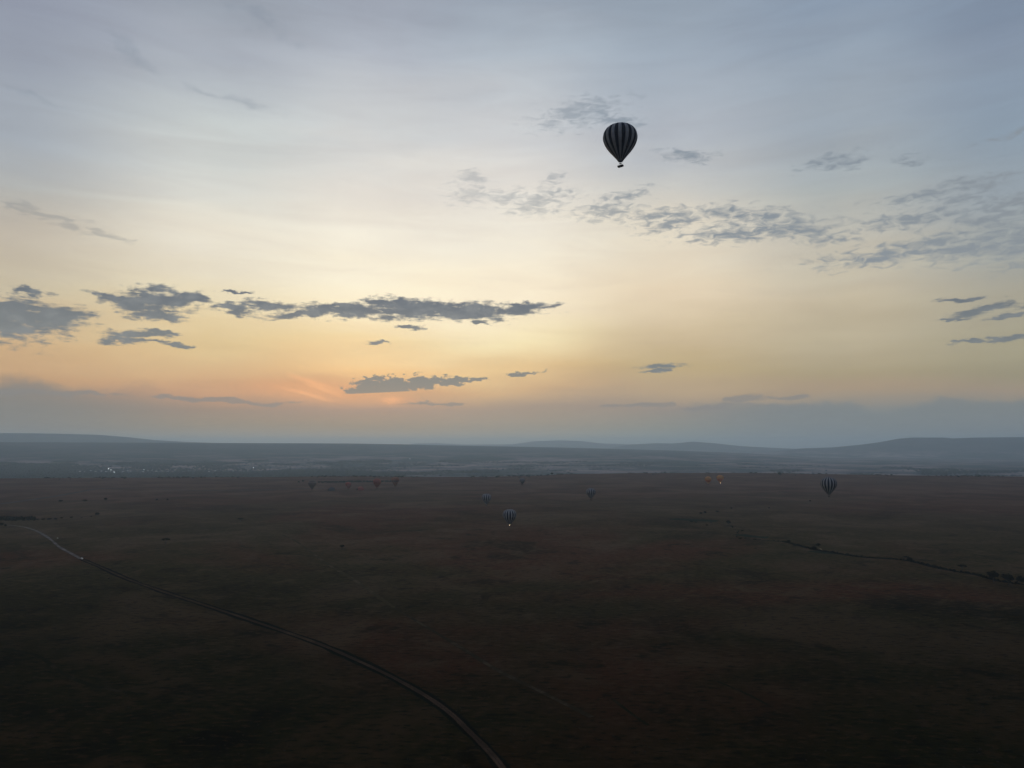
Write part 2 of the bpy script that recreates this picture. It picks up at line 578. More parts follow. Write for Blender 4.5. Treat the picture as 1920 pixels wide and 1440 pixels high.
def ground_material():
    m, q, b = new_mat('savanna_grass')
    geo = q.n.new('ShaderNodeNewGeometry')
    P = geo.outputs['Position']
    s = q.n.new('ShaderNodeSeparateXYZ')
    q.l.new(P, s.inputs[0])
    P2 = q.mapping(P, scale=(1, 1, 0))
    n0 = q.noise(P2, 1 / 900, 4, 0.55, 0.6)
    n1 = q.noise(P2, 1 / 210, 5, 0.6, 0.8)
    n2 = q.noise(P2, 1 / 46, 5, 0.62, 0.5)
    n3 = q.noise(q.mapping(P2, rot=(0, 0, 0.3), scale=(1, 2.2, 1)), 1 / 9.0, 4, 0.6)
    n4 = q.noise(P2, 1 / 1.8, 3, 0.6)
    # vignette darkening near the camera painted into the grass colour, easing off with distance
    depth_y = q.math('ADD', s.outputs[1], q.math('MULTIPLY', q.math('SUBTRACT', n0, 0.5), 1400.0))
    dry = q.rng(depth_y, 250, 1300)  # vignette ramp: 0 = darkened near the camera, 1 = farther out
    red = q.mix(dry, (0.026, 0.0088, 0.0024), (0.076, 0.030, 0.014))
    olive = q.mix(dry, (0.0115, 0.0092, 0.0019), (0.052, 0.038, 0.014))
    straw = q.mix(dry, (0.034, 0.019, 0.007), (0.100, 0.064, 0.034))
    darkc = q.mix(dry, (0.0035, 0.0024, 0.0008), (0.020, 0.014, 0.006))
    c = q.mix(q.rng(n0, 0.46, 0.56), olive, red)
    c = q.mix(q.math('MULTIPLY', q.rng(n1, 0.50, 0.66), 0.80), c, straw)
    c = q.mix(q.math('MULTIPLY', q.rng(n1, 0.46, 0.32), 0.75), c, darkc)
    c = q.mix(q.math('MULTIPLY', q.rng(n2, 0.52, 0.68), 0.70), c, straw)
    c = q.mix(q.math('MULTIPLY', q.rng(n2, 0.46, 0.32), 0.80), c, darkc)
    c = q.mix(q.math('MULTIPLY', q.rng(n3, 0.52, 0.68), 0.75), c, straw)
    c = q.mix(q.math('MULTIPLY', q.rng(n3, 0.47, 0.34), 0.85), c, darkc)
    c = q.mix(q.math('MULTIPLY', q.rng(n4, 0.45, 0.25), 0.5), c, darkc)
    # game trails worn through the grass: thin bare lines
    w = q.noise(P2, 1 / 160, 3, 0.5, 1.2)
    tr = q.rng(q.math('ABSOLUTE', q.math('SUBTRACT', w, 0.5)), 0.0, 0.006, 1.0, 0.0)
    tr = q.math('MULTIPLY', tr, q.rng(n0, 0.45, 0.6))
    c = q.mix(q.math('MULTIPLY', tr, 0.5), c, straw)
    # paler, redder grass colour with distance from the camera, towards the plain's edge
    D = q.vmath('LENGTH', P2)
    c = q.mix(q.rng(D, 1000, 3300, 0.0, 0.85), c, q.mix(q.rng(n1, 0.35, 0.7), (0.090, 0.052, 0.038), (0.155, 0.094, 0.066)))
    # plain below the edge: woodland patches and pale bare fields
    h = s.outputs[2]
    f0 = q.noise(P2, 1 / 1500, 6, 0.62, 0.5)
    f1 = q.noise(q.mapping(P2, loc=(900, 300, 0)), 1 / 420, 5, 0.65, 0.3)
    fm = q.math('ADD', q.math('MULTIPLY', f0, 0.55), q.math('MULTIPLY', f1, 0.45))
    lowc = q.ramp(fm, [(0.36, (0.008, 0.020, 0.022)), (0.45, (0.020, 0.032, 0.032)), (0.50, (0.09, 0.075, 0.075)), (0.58, (0.27, 0.195, 0.175)), (0.68, (0.36, 0.26, 0.22))])
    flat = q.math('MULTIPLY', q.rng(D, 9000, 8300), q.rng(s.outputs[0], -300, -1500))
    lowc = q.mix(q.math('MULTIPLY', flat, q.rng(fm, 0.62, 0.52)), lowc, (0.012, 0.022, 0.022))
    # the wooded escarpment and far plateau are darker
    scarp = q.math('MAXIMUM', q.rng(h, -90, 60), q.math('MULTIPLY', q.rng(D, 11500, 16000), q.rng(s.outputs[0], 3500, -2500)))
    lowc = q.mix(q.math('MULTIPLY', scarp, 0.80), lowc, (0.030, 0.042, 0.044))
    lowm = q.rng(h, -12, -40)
    far = q.math('MAXIMUM', lowm, q.rng(D, 5200, 5600))
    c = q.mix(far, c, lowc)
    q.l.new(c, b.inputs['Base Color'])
    b.inputs['Roughness'].default_value = 1.0
    b.inputs['Specular IOR Level'].default_value = 0.0
    bp = q.n.new('ShaderNodeBump')
    bp.inputs['Strength'].default_value = 0.9
    bp.inputs['Distance'].default_value = 0.6
    q.l.new(q.math('ADD', n4, q.math('MULTIPLY', n3, 2.0)), bp.inputs['Height'])
    q.l.new(bp.outputs[0], b.inputs['Normal'])
    return m


gv, gf, gc, gna = build_ground()
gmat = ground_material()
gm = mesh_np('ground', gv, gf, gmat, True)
# fill the small disc under the camera
bmx = bmesh.new(); bmx.from_mesh(gm); bmx.verts.ensure_lookup_table()
for j in range(gna):
    bmx.faces.new((bmx.verts[gc], bmx.verts[(j + 1) % gna], bmx.verts[j])).smooth = True
bmx.to_mesh(gm); bmx.free()
ground = link('ground', gm)
ground['kind'] = 'structure'

near = gf[np.all(np.hypot(gv[gf][:, :, 0], gv[gf][:, :, 1]) < 12000, axis=1)]
near = near[np.all(gv[near][:, :, 1] > 0, axis=1)]
bvh = BVHTree.FromPolygons([tuple(v) for v in gv], [tuple(int(k) for k in f) for f in near])


def gz(x, y):
    h = bvh.ray_cast(Vector((x, y, 2000)), Vector((0, 0, -1)))
    return h[0].z if h[0] is not None else float(terrain_z(np.array([math.atan2(x, y)]), np.array([math.hypot(x, y)]))[0])


def on_ground(px, py):
    d = ray(px, py)
    h = bvh.ray_cast(Vector((0, 0, CAM_H)), d)
    if h[0] is None:
        t = CAM_H / -d.z
        return Vector((0, 0, CAM_H)) + d * t
    return h[0]


# ------------------------------------------------------------------ tracks, stream, pond
def catmull(pts, step):
    out = []
    P = [Vector(p) for p in pts]
    P = [P[0] * 2 - P[1]] + P + [P[-1] * 2 - P[-2]]
    for i in range(1, len(P) - 2):
        p0, p1, p2, p3 = P[i - 1], P[i], P[i + 1], P[i + 2]
        n = max(2, int((p2 - p1).length / step))
        for k in range(n):
            t = k / n
            out.append(0.5 * ((2 * p1) + (-p0 + p2) * t + (2 * p0 - 5 * p1 + 4 * p2 - p3) * t * t + (-p0 + 3 * p1 - 3 * p2 + p3) * t ** 3))
    out.append(P[-2])
    return out


def path_px(pxs):
    return [on_ground(*p).to_2d() for p in pxs]


def ribbon(name, pts2, width, mat, lift=0.06, step=8.0, prof=None, wob=0.15, seed=0):
    r = random.Random(seed)
    pts = catmull(pts2, step)
    prof = prof or [(-1, 0), (-0.5, 0), (0, 0), (0.5, 0), (1, 0)]
    vs, fs = [], []
    m = len(prof)
    w = 1.0
    for i, p in enumerate(pts):
        a = pts[max(0, i - 1)]; b = pts[min(len(pts) - 1, i + 1)]
        t = (b - a).normalized()
        nrm = Vector((-t.y, t.x))
        w = 0.8 * w + 0.2 * (1 + r.uniform(-wob, wob) * 3)
        for s, dz in prof:
            q = p + nrm * (s * width * 0.5 * w)
            vs.append((q.x, q.y, gz(q.x, q.y) + lift + dz))
    for i in range(len(pts) - 1):
        for k in range(m - 1):
            a = i * m + k
            fs.append((a, a + 1, a + m + 1, a + m))
    me = mesh_np(name, vs, fs, mat, True)
    # distance along / across as UV for ruts
    uvl = me.uv_layers.new(name='UVMap')
    vi = np.empty(len(me.loops), dtype=np.int32)
    me.loops.foreach_get('vertex_index', vi)
    uvs = np.stack([(vi % m) / (m - 1), (vi // m) * step * 1.0], -1).astype(np.float32)
    uvl.data.foreach_set('uv', uvs.ravel())
    o = link(name, me)
    o['kind'] = 'structure'
    return o


def dirt_mat(name, base, pale, pale_lo=0.45, ruts=True, verge=(0.02, 0.018, 0.012)):
    m, q, b = new_mat(name)
    t = q.n.new('ShaderNodeTexCoord')
    s = q.n.new('ShaderNodeSeparateXYZ')
    q.l.new(t.outputs['UV'], s.inputs[0])
    geo = q.n.new('ShaderNodeNewGeometry')
    n1 = q.noise(geo.outputs['Position'], 1 / 25, 5, 0.6)
    n2 = q.noise(geo.outputs['Position'], 1 / 3.0, 4, 0.6)
    c = q.mix(q.rng(n1, pale_lo, 0.65), base, pale)
    c = q.mix(q.math('MULTIPLY', q.rng(n2, 0.55, 0.3), 0.5), c, tuple(k * 0.5 for k in base))
    # ragged grass verge on both sides, bare ruts between
    ax = q.math('ABSOLUTE', q.math('SUBTRACT', s.outputs[0], 0.5))
    ed = q.rng(q.math('ADD', ax, q.math('MULTIPLY', q.math('SUBTRACT', n2, 0.5), 0.35)), 0.36, 0.50)
    c = q.mix(ed, c, verge)
    if ruts:
        mid = q.math('MULTIPLY', q.rng(ax, 0.10, 0.02), q.rng(n2, 0.4, 0.6))
        c = q.mix(q.math('MULTIPLY', mid, 0.6), c, verge)
    q.l.new(c, b.inputs['Base Color'])
    b.inputs['Roughness'].default_value = 1.0
    b.inputs['Specular IOR Level'].default_value = 0.0
    bp = q.n.new('ShaderNodeBump')
    bp.inputs['Distance'].default_value = 0.2
    q.l.new(n2, bp.inputs['Height'])
    q.l.new(bp.outputs[0], b.inputs['Normal'])
    return m


ROAD_PX = [(960, 1475), (942, 1440), (915, 1407), (880, 1372), (845, 1338), (800, 1306), (742, 1273), (680, 1243), (600, 1208), (520, 1180), (440, 1153), (360, 1127), (290, 1104), (235, 1084), (190, 1064), (152, 1048)]
ROAD2_PX = [(152, 1048), (132, 1037), (112, 1026), (99, 1015), (84, 1004), (62, 993), (30, 986), (-30, 982), (-120, 978)]
m_road = dirt_mat('dark_dirt_track', (0.040, 0.025, 0.015), (0.068, 0.042, 0.025), verge=(0.006, 0.005, 0.003))
m_road2 = dirt_mat('dry_pale_dirt', (0.12, 0.10, 0.085), (0.20, 0.17, 0.145), ruts=False)
m_faint = dirt_mat('faint_track', (0.011, 0.009, 0.003), (0.028, 0.020, 0.010), pale_lo=0.52, ruts=False, verge=(0.013, 0.011, 0.004))
m_faint3 = dirt_mat('faint_worn_track', (0.026, 0.019, 0.009), (0.060, 0.042, 0.024), pale_lo=0.5, ruts=False, verge=(0.024, 0.018, 0.008))
m_faint2 = dirt_mat('faint_far_track', (0.046, 0.033, 0.016), (0.088, 0.063, 0.036), pale_lo=0.50, ruts=False, verge=(0.050, 0.036, 0.016))  # paler track colour, matched to the ground colour farther out
m_pale = dirt_mat('pale_far_track', (0.08, 0.062, 0.052), (0.12, 0.095, 0.085), ruts=False, verge=(0.06, 0.045, 0.038))
m_bed = dirt_mat('stream_bed_scrub', (0.004, 0.005, 0.003), (0.007, 0.008, 0.005), ruts=False, verge=(0.012, 0.010, 0.005))
m_sedge = dirt_mat('wet_sedge', (0.016, 0.022, 0.013), (0.028, 0.030, 0.018), ruts=False, verge=(0.040, 0.034, 0.016))
m_verge = dirt_mat('track_verge', (0.003, 0.0028, 0.0016), (0.006, 0.005, 0.003), ruts=False, verge=(0.010, 0.009, 0.004))
ribbon('track_verge', path_px(ROAD_PX), 9.0, m_verge, 0.05, 7, wob=0.3, seed=3)
road = ribbon('dirt_road', path_px(ROAD_PX), 4.2, m_road, 0.12, 6, prof=[(-1, 0), (-0.7, 0.0), (-0.5, -0.03), (-0.15, 0.02), (0.15, 0.02), (0.5, -0.03), (0.7, 0), (1, 0)], wob=0.14, seed=1)
ribbon('dusty_road', path_px(ROAD2_PX), 5.5, m_road2, 0.14, 8, wob=0.2, seed=2)
ribbon('path', path_px([(-40, 948), (0, 945), (50, 938), (100, 931), (150, 922), (190, 916), (262, 915)]), 26, m_pale, 0.18, 20, seed=5)
ribbon('path', path_px([(300, 918), (400, 919.5), (480, 918.5), (560, 916.5), (650, 915)]), 30, m_pale, 0.2, 25, seed=6)
ribbon('path', path_px([(530, 1003), (560, 1018), (610, 1055), (660, 1085), (740, 1140)]), 5.0, m_faint2, 0.1, 10, wob=0.3, seed=8)
ribbon('path', path_px([(740, 1140), (800, 1176), (870, 1218), (930, 1255), (1020, 1300), (1110, 1345)]), 4.0, m_faint3, 0.1, 10, wob=0.3, seed=18)
ribbon('path', path_px([(-30, 1212), (30, 1220), (75, 1232), (120, 1264), (180, 1287), (260, 1302)]), 4.0, m_faint, 0.1, 7, wob=0.3, seed=9)
ribbon('path', path_px([(1345, 1278), (1375, 1290), (1410, 1306), (1440, 1322)]), 2.4, m_faint, 0.1, 5, wob=0.3, seed=10)
ribbon('path', path_px([(1150, 1312), (1180, 1335), (1215, 1360)]), 2.6, m_faint, 0.1, 5, wob=0.3, seed=12)
ribbon('path', path_px([(-20, 1090), (40, 1083), (140, 1078)]), 5.0, m_faint2, 0.1, 8, wob=0.3, seed=13)
STREAM_PX = [(1262, 973), (1300, 977), (1335, 981), (1368, 987), (1384, 997), (1382, 1008), (1420, 1012), (1475, 1017), (1500, 1024), (1530, 1031), (1570, 1038), (1620, 1045), (1680, 1049), (1715, 1054), (1750, 1063), (1790, 1071), (1830, 1078), (1870, 1089), (1920, 1096), (1990, 1106)]
stream_pts = path_px(STREAM_PX)
ribbon('stream_bed', path_px([p for p in STREAM_PX if p[0] >= 1420]), 8.0, m_bed, 0.1, 8, prof=[(-1, 0), (-0.4, -0.02), (0.4, -0.02), (1, 0)], wob=0.35, seed=4)
ribbon('marsh', path_px([(1258, 973), (1300, 975), (1345, 977)]), 46, m_sedge, 0.08, 14, wob=0.3, seed=14)
ribbon('marsh', path_px([(1385, 1002), (1410, 1006), (1440, 1008)]), 30, m_sedge, 0.06, 12, wob=0.3, seed=15)
ribbon('marsh', path_px([(1520, 1033), (1550, 1037), (1575, 1038)]), 20, m_sedge, 0.06, 10, wob=0.3, seed=16)

# pond
mw, q, b = new_mat('pond_water')
b.inputs['Base Color'].default_value = (0.01, 0.012, 0.012, 1)
b.inputs['Roughness'].default_value = 0.12
b.inputs['Specular IOR Level'].default_value = 0.9
pc = on_ground(1533, 1029)
vs = []
rr = random.Random(2)
for i in range(28):
    t = 2 * math.pi * i / 28
    k = 1 + rr.uniform(-0.12, 0.12)
    lx, ly = 2.8 * math.cos(t) * k, 9.0 * math.sin(t) * k
    a = R(20)
    vs.append((pc.x + lx * math.cos(a) - ly * math.sin(a), pc.y + lx * math.sin(a) + ly * math.cos(a), pc.z + 0.22))
me = mesh_np('pond', vs, [tuple(range(28))], mw, False)
pond = link('pond', me); pond['kind'] = 'structure'

# ------------------------------------------------------------------ foliage
def leaf_mat(name, col):
    m, q, b = new_mat(name)
    oi = q.n.new('ShaderNodeObjectInfo')
    geo = q.n.new('ShaderNodeNewGeometry')
    nz = q.noise(geo.outputs['Position'], 0.5, 3, 0.6)
    c = q.mix(q.rng(nz, 0.3, 0.7), tuple(k * 0.6 for k in col), tuple(k * 1.5 for k in col))
    c = q.mix(q.math('MULTIPLY', oi.outputs['Random'], 0.4), c, (col[0] * 1.5, col[1] * 1.2, col[2]))
    q.l.new(c, b.inputs['Base Color'])
    b.inputs['Roughness'].default_value = 1.0
    b.inputs['Specular IOR Level'].default_value = 0.0
    return m


m_leaf = leaf_mat('acacia_leaves', (0.0065, 0.0075, 0.0040))
m_bark = simple('acacia_bark', (0.03, 0.022, 0.016), 0.95)
m_wood = leaf_mat('woodland', (0.005, 0.011, 0.011))


def leaf_cloud(mb, centres, n, size, r):
    for _ in range(n):
        c, rad = r.choice(centres)
        while True:
            d = Vector((r.uniform(-1, 1), r.uniform(-1, 1), r.uniform(-1, 1)))
            if d.length < 1:
                break
        p = Vector(c) + Vector((d.x * rad[0], d.y * rad[1], d.z * rad[2]))
        a = Vector((r.gauss(0, 1), r.gauss(0, 1), r.gauss(0, 0.6))).normalized() * size * r.uniform(0.6, 1.3)
        b = Vector((r.gauss(0, 1), r.gauss(0, 1), r.gauss(0, 0.6))).normalized() * size * r.uniform(0.6, 1.3)
        mb.add([p, p + a, p + a + b, p + b], [(0, 1, 2, 3)])


def tree_meshes(kind, seed):
    r = random.Random(seed)
    tr, cr = MB(), MB()
    cen = []
    if kind == 'flat':      # umbrella acacia, about 8 m tall, 12 m across
        tr.tube((0, 0, -0.4), (0.3, 0.1, 3.0), 0.55, 0.38)
        for i in range(7):
            a = i * 0.9 + r.uniform(-0.2, 0.2)
            l = r.uniform(2.8, 5.0)
            e = (0.3 + l * math.cos(a), 0.1 + l * math.sin(a), r.uniform(5.8, 7.0))
            k = (0.3 + l * 0.4 * math.cos(a), 0.1 + l * 0.4 * math.sin(a), 4.6)
            tr.tube((0.3, 0.1, 2.9), k, 0.2, 0.13, 5)
            tr.tube(k, e, 0.13, 0.04, 5)
            cen.append((e, (r.uniform(1.3, 2.1), r.uniform(1.3, 2.1), r.uniform(0.45, 0.8))))
        cen.append(((0.3, 0.1, 7.2), (2.6, 2.6, 0.7)))
        leaf_cloud(cr, cen, 1300, 0.55, r)
    elif kind == 'round':   # bushy tree, 6 m tall
        tr.tube((0, 0, -0.4), (0.1, 0, 2.4), 0.3, 0.2)
        for i in range(6):
            a = i * 1.05
            e = (1.8 * math.cos(a), 1.8 * math.sin(a), r.uniform(3.0, 4.2))
            tr.tube((0.1, 0, r.uniform(1.0, 2.2)), e, 0.13, 0.04, 5)
            cen.append((e, (r.uniform(1.2, 1.7), r.uniform(1.2, 1.7), r.uniform(1.0, 1.6))))
        cen.append(((0, 0, 4.6), (1.7, 1.7, 1.2)))
        leaf_cloud(cr, cen, 1000, 0.5, r)
    elif kind == 'bush':    # low thorn bush, 3 m tall, spread
        for i in range(6):
            a = i * 1.05
            l = r.uniform(0.8, 2.6)
            e = (l * math.cos(a), l * math.sin(a), r.uniform(0.9, 1.8))
            tr.tube((0, 0, -0.3), e, 0.1, 0.03, 5)
            cen.append((e, (r.uniform(0.9, 1.5), r.uniform(0.9, 1.5), r.uniform(0.7, 1.1))))
        leaf_cloud(cr, cen, 800, 0.42, r)
    else:                   # tall fig-like tree, 11 m
        tr.tube((0, 0, -0.4), (0.2, 0, 4.0), 0.45, 0.3)
        for i in range(8):
            a = i * 0.8
            l = r.uniform(1.8, 3.6)
            e = (l * math.cos(a), l * math.sin(a), r.uniform(5.0, 8.5))
            tr.tube((0.2, 0, r.uniform(2.6, 4.0)), e, 0.2, 0.05, 5)
            cen.append((e, (r.uniform(1.6, 2.4), r.uniform(1.6, 2.4), r.uniform(1.2, 2.2))))
        cen.append(((0.2, 0, 8.8), (2.2, 2.2, 1.6)))
        leaf_cloud(cr, cen, 1500, 0.6, r)
    return tr.mesh('trunk', m_bark), cr.mesh('crown', m_leaf)


TM = {k: [tree_meshes(k, 10 * i + s) for s in range(2)] for i, k in enumerate(('flat', 'round', 'bush', 'tall'))}
BASEW = {'flat': 11.5, 'round': 5.8, 'bush': 6.0, 'tall': 9.0}
tcount = [0]


def tree(kind, px, py, wpx, label, group=None, hscale=1.0):
    """tree rooted on the ground where the photograph shows its foot, crown width from the photograph"""
    p = on_ground(px, py)
    d = (p - Vector((0, 0, CAM_H))).length
    w = wpx * d / 1400.0
    s = w / BASEW[kind]
    t, c = TM[kind][tcount[0] % 2]
    names = {'flat': 'acacia_tree', 'round': 'savanna_tree', 'bush': 'thorn_bush', 'tall': 'fig_tree'}
    cats = {'flat': 'tree', 'round': 'tree', 'bush': 'bush', 'tall': 'tree'}
    e = link(names[kind], None, None, (p.x, p.y, p.z), (0, 0, tcount[0] * 1.7), (s, s, s * hscale))
    tag(e, label, cats[kind], group)
    link('trunk', t, e)
    link('crown', c, e)
    tcount[0] += 1
    return e


GT = 'scattered trees on the left plain'
tree('flat', 310, 1020, 14, 'flat-topped acacia standing alone on the open plain, largest tree left of centre', GT)
tree('flat', 641, 1031, 10, 'small lone acacia with a bare stem below the left balloons, nearest the centre', GT, 1.25)
tree('flat', 451, 978, 10, 'small flat dark acacia far out between the lone acacia and the red balloons', GT, 0.9)
tree('round', 182, 967.5, 6, 'dark round tree at the right end of the bushy line on the left plain', GT)
GF = 'far row of small trees on the left plain'
tree('bush', 113, 940.5, 6, 'leftmost dark bush of the far row under the pale track', GF)
tree('bush', 159, 940, 6.5, 'second dark bush from the left in the far row under the pale track', GF)
tree('round', 198, 939, 5, 'third small tree from the left in the far row under the pale track', GF)
tree('round', 294, 939, 3.5, 'left one of a pair of tiny trees out on the left plain', GF)
tree('round', 314, 939, 3.5, 'right one of a pair of tiny trees out on the left plain', GF)
GH = 'bushes trailing off the left thicket'
for px, py, w, lb in ((70, 975, 5, 'low bush first right of the dense left thicket'),
                      (81, 974.5, 5, 'low bush second right of the dense left thicket'),
                      (92, 974.5, 6, 'low bush third right of the dense left thicket'),
                      (104, 974, 5, 'low bush fourth right of the dense left thicket'),
                      (115, 972, 4, 'small bush halfway along the trailing bush line'),
                      (134, 971, 4.5, 'small dark bush past the middle of the trailing bush line'),
                      (153, 971, 3, 'tiny bush near the right end of the trailing bush line'),
                      (171, 969, 3, 'tiny bush just left of the round end tree of the bush line')):
    tree('bush', px, py, w, lb, GH)
tree('bush', 2, 985, 9, 'dark bush cut by the left edge below the thicket', GH)
tree('round', 10, 989, 3.5, 'narrow upright dark tree near the left edge below the thicket', GH, 1.4)
tree('bush', 204, 1085.5, 4, 'tiny bush beside the bend of the dark dirt road')
GS = 'trees along the stream'
for k, px, py, w, lb in (
        ('bush', 1297, 979.5, 6, 'low dark bush at the marsh, left of a near pair'),
        ('bush', 1305, 980, 5, 'low dark bush at the marsh, right of a near pair'),
        ('round', 1314, 965.5, 5, 'dark tree above the marsh, left of a pair'),
        ('round', 1322, 963.5, 5, 'dark tree above the marsh, right of a pair'),
        ('bush', 1326, 985.5, 5, 'small bush below the right end of the marsh'),
        ('bush', 1345, 960, 5.5, 'dark bush farther out beyond the marsh'),
        ('round', 1371.5, 955, 3.5, 'tiny tree farthest out beyond the marsh'),
        ('round', 1366, 983.5, 7.5, 'round dark tree at the upper bend of the stream'),
        ('bush', 1392, 996, 5, 'small bush where the stream turns back'),
        ('bush', 1388, 1010.5, 6, 'low scrub bush at the lower bend of the stream'),
        ('round', 1479, 1020, 7, 'dark tree on the stream left of the pond, leftmost of two'),
        ('bush', 1491, 1024, 6.5, 'dark bush on the stream left of the pond, second of two'),
        ('round', 1527, 1034, 9, 'dark tree in front of the shining pond'),
        ('round', 1534, 1026, 7, 'dark tree just behind the shining pond'),
        ('bush', 1521, 1031, 6, 'dark bush at the left end of the shining pond'),
        ('round', 1562, 1039, 6, 'dark tree on the stream right of the pond'),
        ('flat', 1699, 1050, 9, 'small flat acacia above the stream, upper of two'),
        ('round', 1706, 1054, 8, 'dark round tree on the stream beside a small acacia'),
        ('bush', 1744, 1062, 4, 'leftmost of three small bushes along the stream'),
        ('bush', 1756, 1064.5, 8, 'middle and widest of three small bushes along the stream'),
        ('bush', 1772, 1067, 5, 'rightmost of three small bushes along the stream'),
        ('bush', 1790, 1073, 6, 'low bush on the stream below the flat acacia'),
        ('flat', 1805, 1069.5, 13, 'wide flat acacia standing clear above the stream'),
        ('tall', 1863, 1091, 15, 'big dark tree on the stream, left of the last three at the right edge'),
        ('tall', 1891, 1097, 15, 'big dark tree on the stream, middle of the last three at the right edge'),
        ('tall', 1914, 1097, 12, 'big dark tree on the stream, cut by the right edge')):
    tree(k, px, py, w, lb, GS)
tree('round', 1519, 941, 3, 'tiny lone tree left below the striped balloon at right')
tree('round', 1442, 954, 3, 'tiny lone tree on the far right plain above the pond')
tree('bush', 1220, 1158, 3, 'tiny bush in the dark middle ground, left of two')
tree('bush', 1398, 1173, 3, 'tiny bush in the dark middle ground, right of two')
for px, py, w, lb in ((560, 906, 4, 'tiny tree at the plain edge, left of the grounded balloons'),
                      (568, 904, 4, 'second tiny tree at the plain edge, left of the grounded balloons'),
                      (1035, 891, 5, 'tiny dark tree on the rim of the plain right of centre'),
                      (1462, 892, 6, 'dark tree on the rim of the plain at right')):
    tree('round', px, py, w, lb, 'trees at the rim of the plain')

# --- woodland masses: many low-poly crowns joined into one object
_bm = bmesh.new(); bmesh.ops.create_icosphere(_bm, subdivisions=1, radius=1.0)
ICO_V = np.array([v.co[:] for v in _bm.verts]); ICO_F = np.array([[v.index for v in f.verts] for f in _bm.faces]); _bm.free()


def blobs(name, pts, mat, seed=0):
    """pts: (x, y, z, r, h)"""
    r = np.random.default_rng(seed)
    pts = np.asarray(pts)
    n = len(pts)
    V_ = np.repeat(ICO_V[None], n, 0) * r.uniform(0.65, 1.25, (n, len(ICO_V), 1))
    V_ = V_ * np.stack([pts[:, 3], pts[:, 3], pts[:, 4] * 0.5], -1)[:, None, :]
    V_ = V_ + np.stack([pts[:, 0], pts[:, 1], pts[:, 2] + pts[:, 4] * 0.42], -1)[:, None, :]
    F_ = ICO_F[None] + (np.arange(n) * len(ICO_V))[:, None, None]
    me = mesh_np(name, V_.reshape(-1, 3), F_.reshape(-1, 3), mat, False)
    o = link(name, me)
    o['kind'] = 'stuff'
    return o


def scatter(n, px0, px1, py0, py1, rr_, hh_, keep=None, zmax=-60):
    out = []
    tries = 0
    while len(out) < n and tries < n * 6:
        tries += 1
        px = rng.uniform(px0, px1); py = rng.uniform(py0, py1)
        if keep is not None and rng.uniform() > keep(px, py):
            continue
        p = on_ground(px, py)
        if p.z > zmax:
            continue
        k = rng.uniform(0.6, 1.4)
        out.append((p.x, p.y, p.z, rng.uniform(*rr_) * k, rng.uniform(*hh_) * k))
    return out


def belt_keep(px, py):
    top = np.interp(px, [-100, 0, 130, 180, 470, 540, 640, 720, 760, 900], [874, 873, 872, 886, 887, 881, 880, 887, 891, 893])
    base = 1.0 if py > top else 0.04
    # openings inside the village belt
    if 140 < px < 500 and 879 < py < 887:
        base = 0.22
    if 140 < px < 470 and 874 < py < 879.5:
        base = 0.7 * (0.5 + 0.5 * math.sin(px * 0.05))
    return base * (1.0 if math.sin(px * 0.11 + py * 0.7) > -0.6 else 0.5)


o = blobs('riverine_forest', scatter(13000, -80, 760, 871, 896.5, (9, 16), (9, 17), belt_keep), m_wood, 3)
tag(o, 'dark blue-green forest belt along the foot of the left plain around the village lights', 'forest')
o = blobs('woodland', scatter(4200, 640, 2000, 866, 893, (7, 16), (7, 12), lambda a, b_: 0.9 if vnoise(np.array([a / 70.0]), np.array([b_ / 3.2]), 21)[0] > 0.38 else 0.01), m_wood, 4)
tag(o, 'thin dark strips of woodland across the hazy plain beyond the rim', 'woodland')
o = blobs('scrubland', scatter(5200, -80, 1100, 846, 873, (9, 22), (7, 12), lambda a, b_: 0.9 if vnoise(np.array([a / 60.0 + 9]), np.array([b_ / 2.6]), 22)[0] > 0.33 else 0.01), m_wood, 5)
tag(o, 'dark scrub streaks on the slope rising behind the village', 'scrub')
rp = []
for _ in range(520):
    px = rng.uniform(-60, 1980)
    if vnoise(np.array([px / 55.0]), np.array([3.3]), 51)[0] < 0.02:
        continue
    uu = uv_of(px, 892)[0]
    De_ = CAM_H / -np.interp(uu, EDGE[0], EDGE[1])
    dd_ = De_ + rng.normal(60, 90)
    x, y = dd_ * math.sin(uu), dd_ * math.cos(uu)
    k = rng.uniform(0.5, 1.3)
    rp.append((x, y, gz(x, y), 6.0 * k, 5.0 * k))
o = blobs('rim_scrub', rp, m_wood, 12)
tag(o, 'broken dark line of bushes along the far rim of the plain', 'bushes')
# thicket on near plain, left edge, and scrub at the stream
tp = []
for _ in range(330):
    px = rng.uniform(-60, 66); py = rng.uniform(970.5, 976.5)
    p = on_ground(px, py)
    tp.append((p.x, p.y, p.z, rng.uniform(1.6, 3.4), rng.uniform(2.0, 5.2)))
o = blobs('thicket', tp, m_leaf, 6)
tag(o, 'dense dark thicket of bushes at the left edge above the pale road bend', 'bushes')
tp = []
for _ in range(420):
    px = rng.uniform(596, 745); py = rng.uniform(902.5, 905.5) - (px - 596) * 0.012
    p = on_ground(px, py)
    tp.append((p.x, p.y, p.z, rng.uniform(2.0, 5.0), rng.uniform(1.5, 3.0)))
o = blobs('bush_belt', tp, m_wood, 7)
tag(o, 'low dark belt of bushes behind the red balloons being inflated', 'bushes')
tp = []
sp_ = catmull(stream_pts, 5.0)
for p in sp_:
    u_p = math.atan2(p.x, p.y)
    for _ in range(4 if u_p > uv_of(1470, 1017)[0] else (1 if rng.uniform() < 0.35 else 0)):
        x, y = p.x + rng.normal(0, 2.0), p.y + rng.normal(0, 2.0)
        tp.append((x, y, gz(x, y), rng.uniform(0.9, 2.0), rng.uniform(1.2, 2.9)))
o = blobs('stream_scrub', tp, m_leaf, 8)
tag(o, 'thin line of low dark scrub following the stream across the right plain', 'bushes')
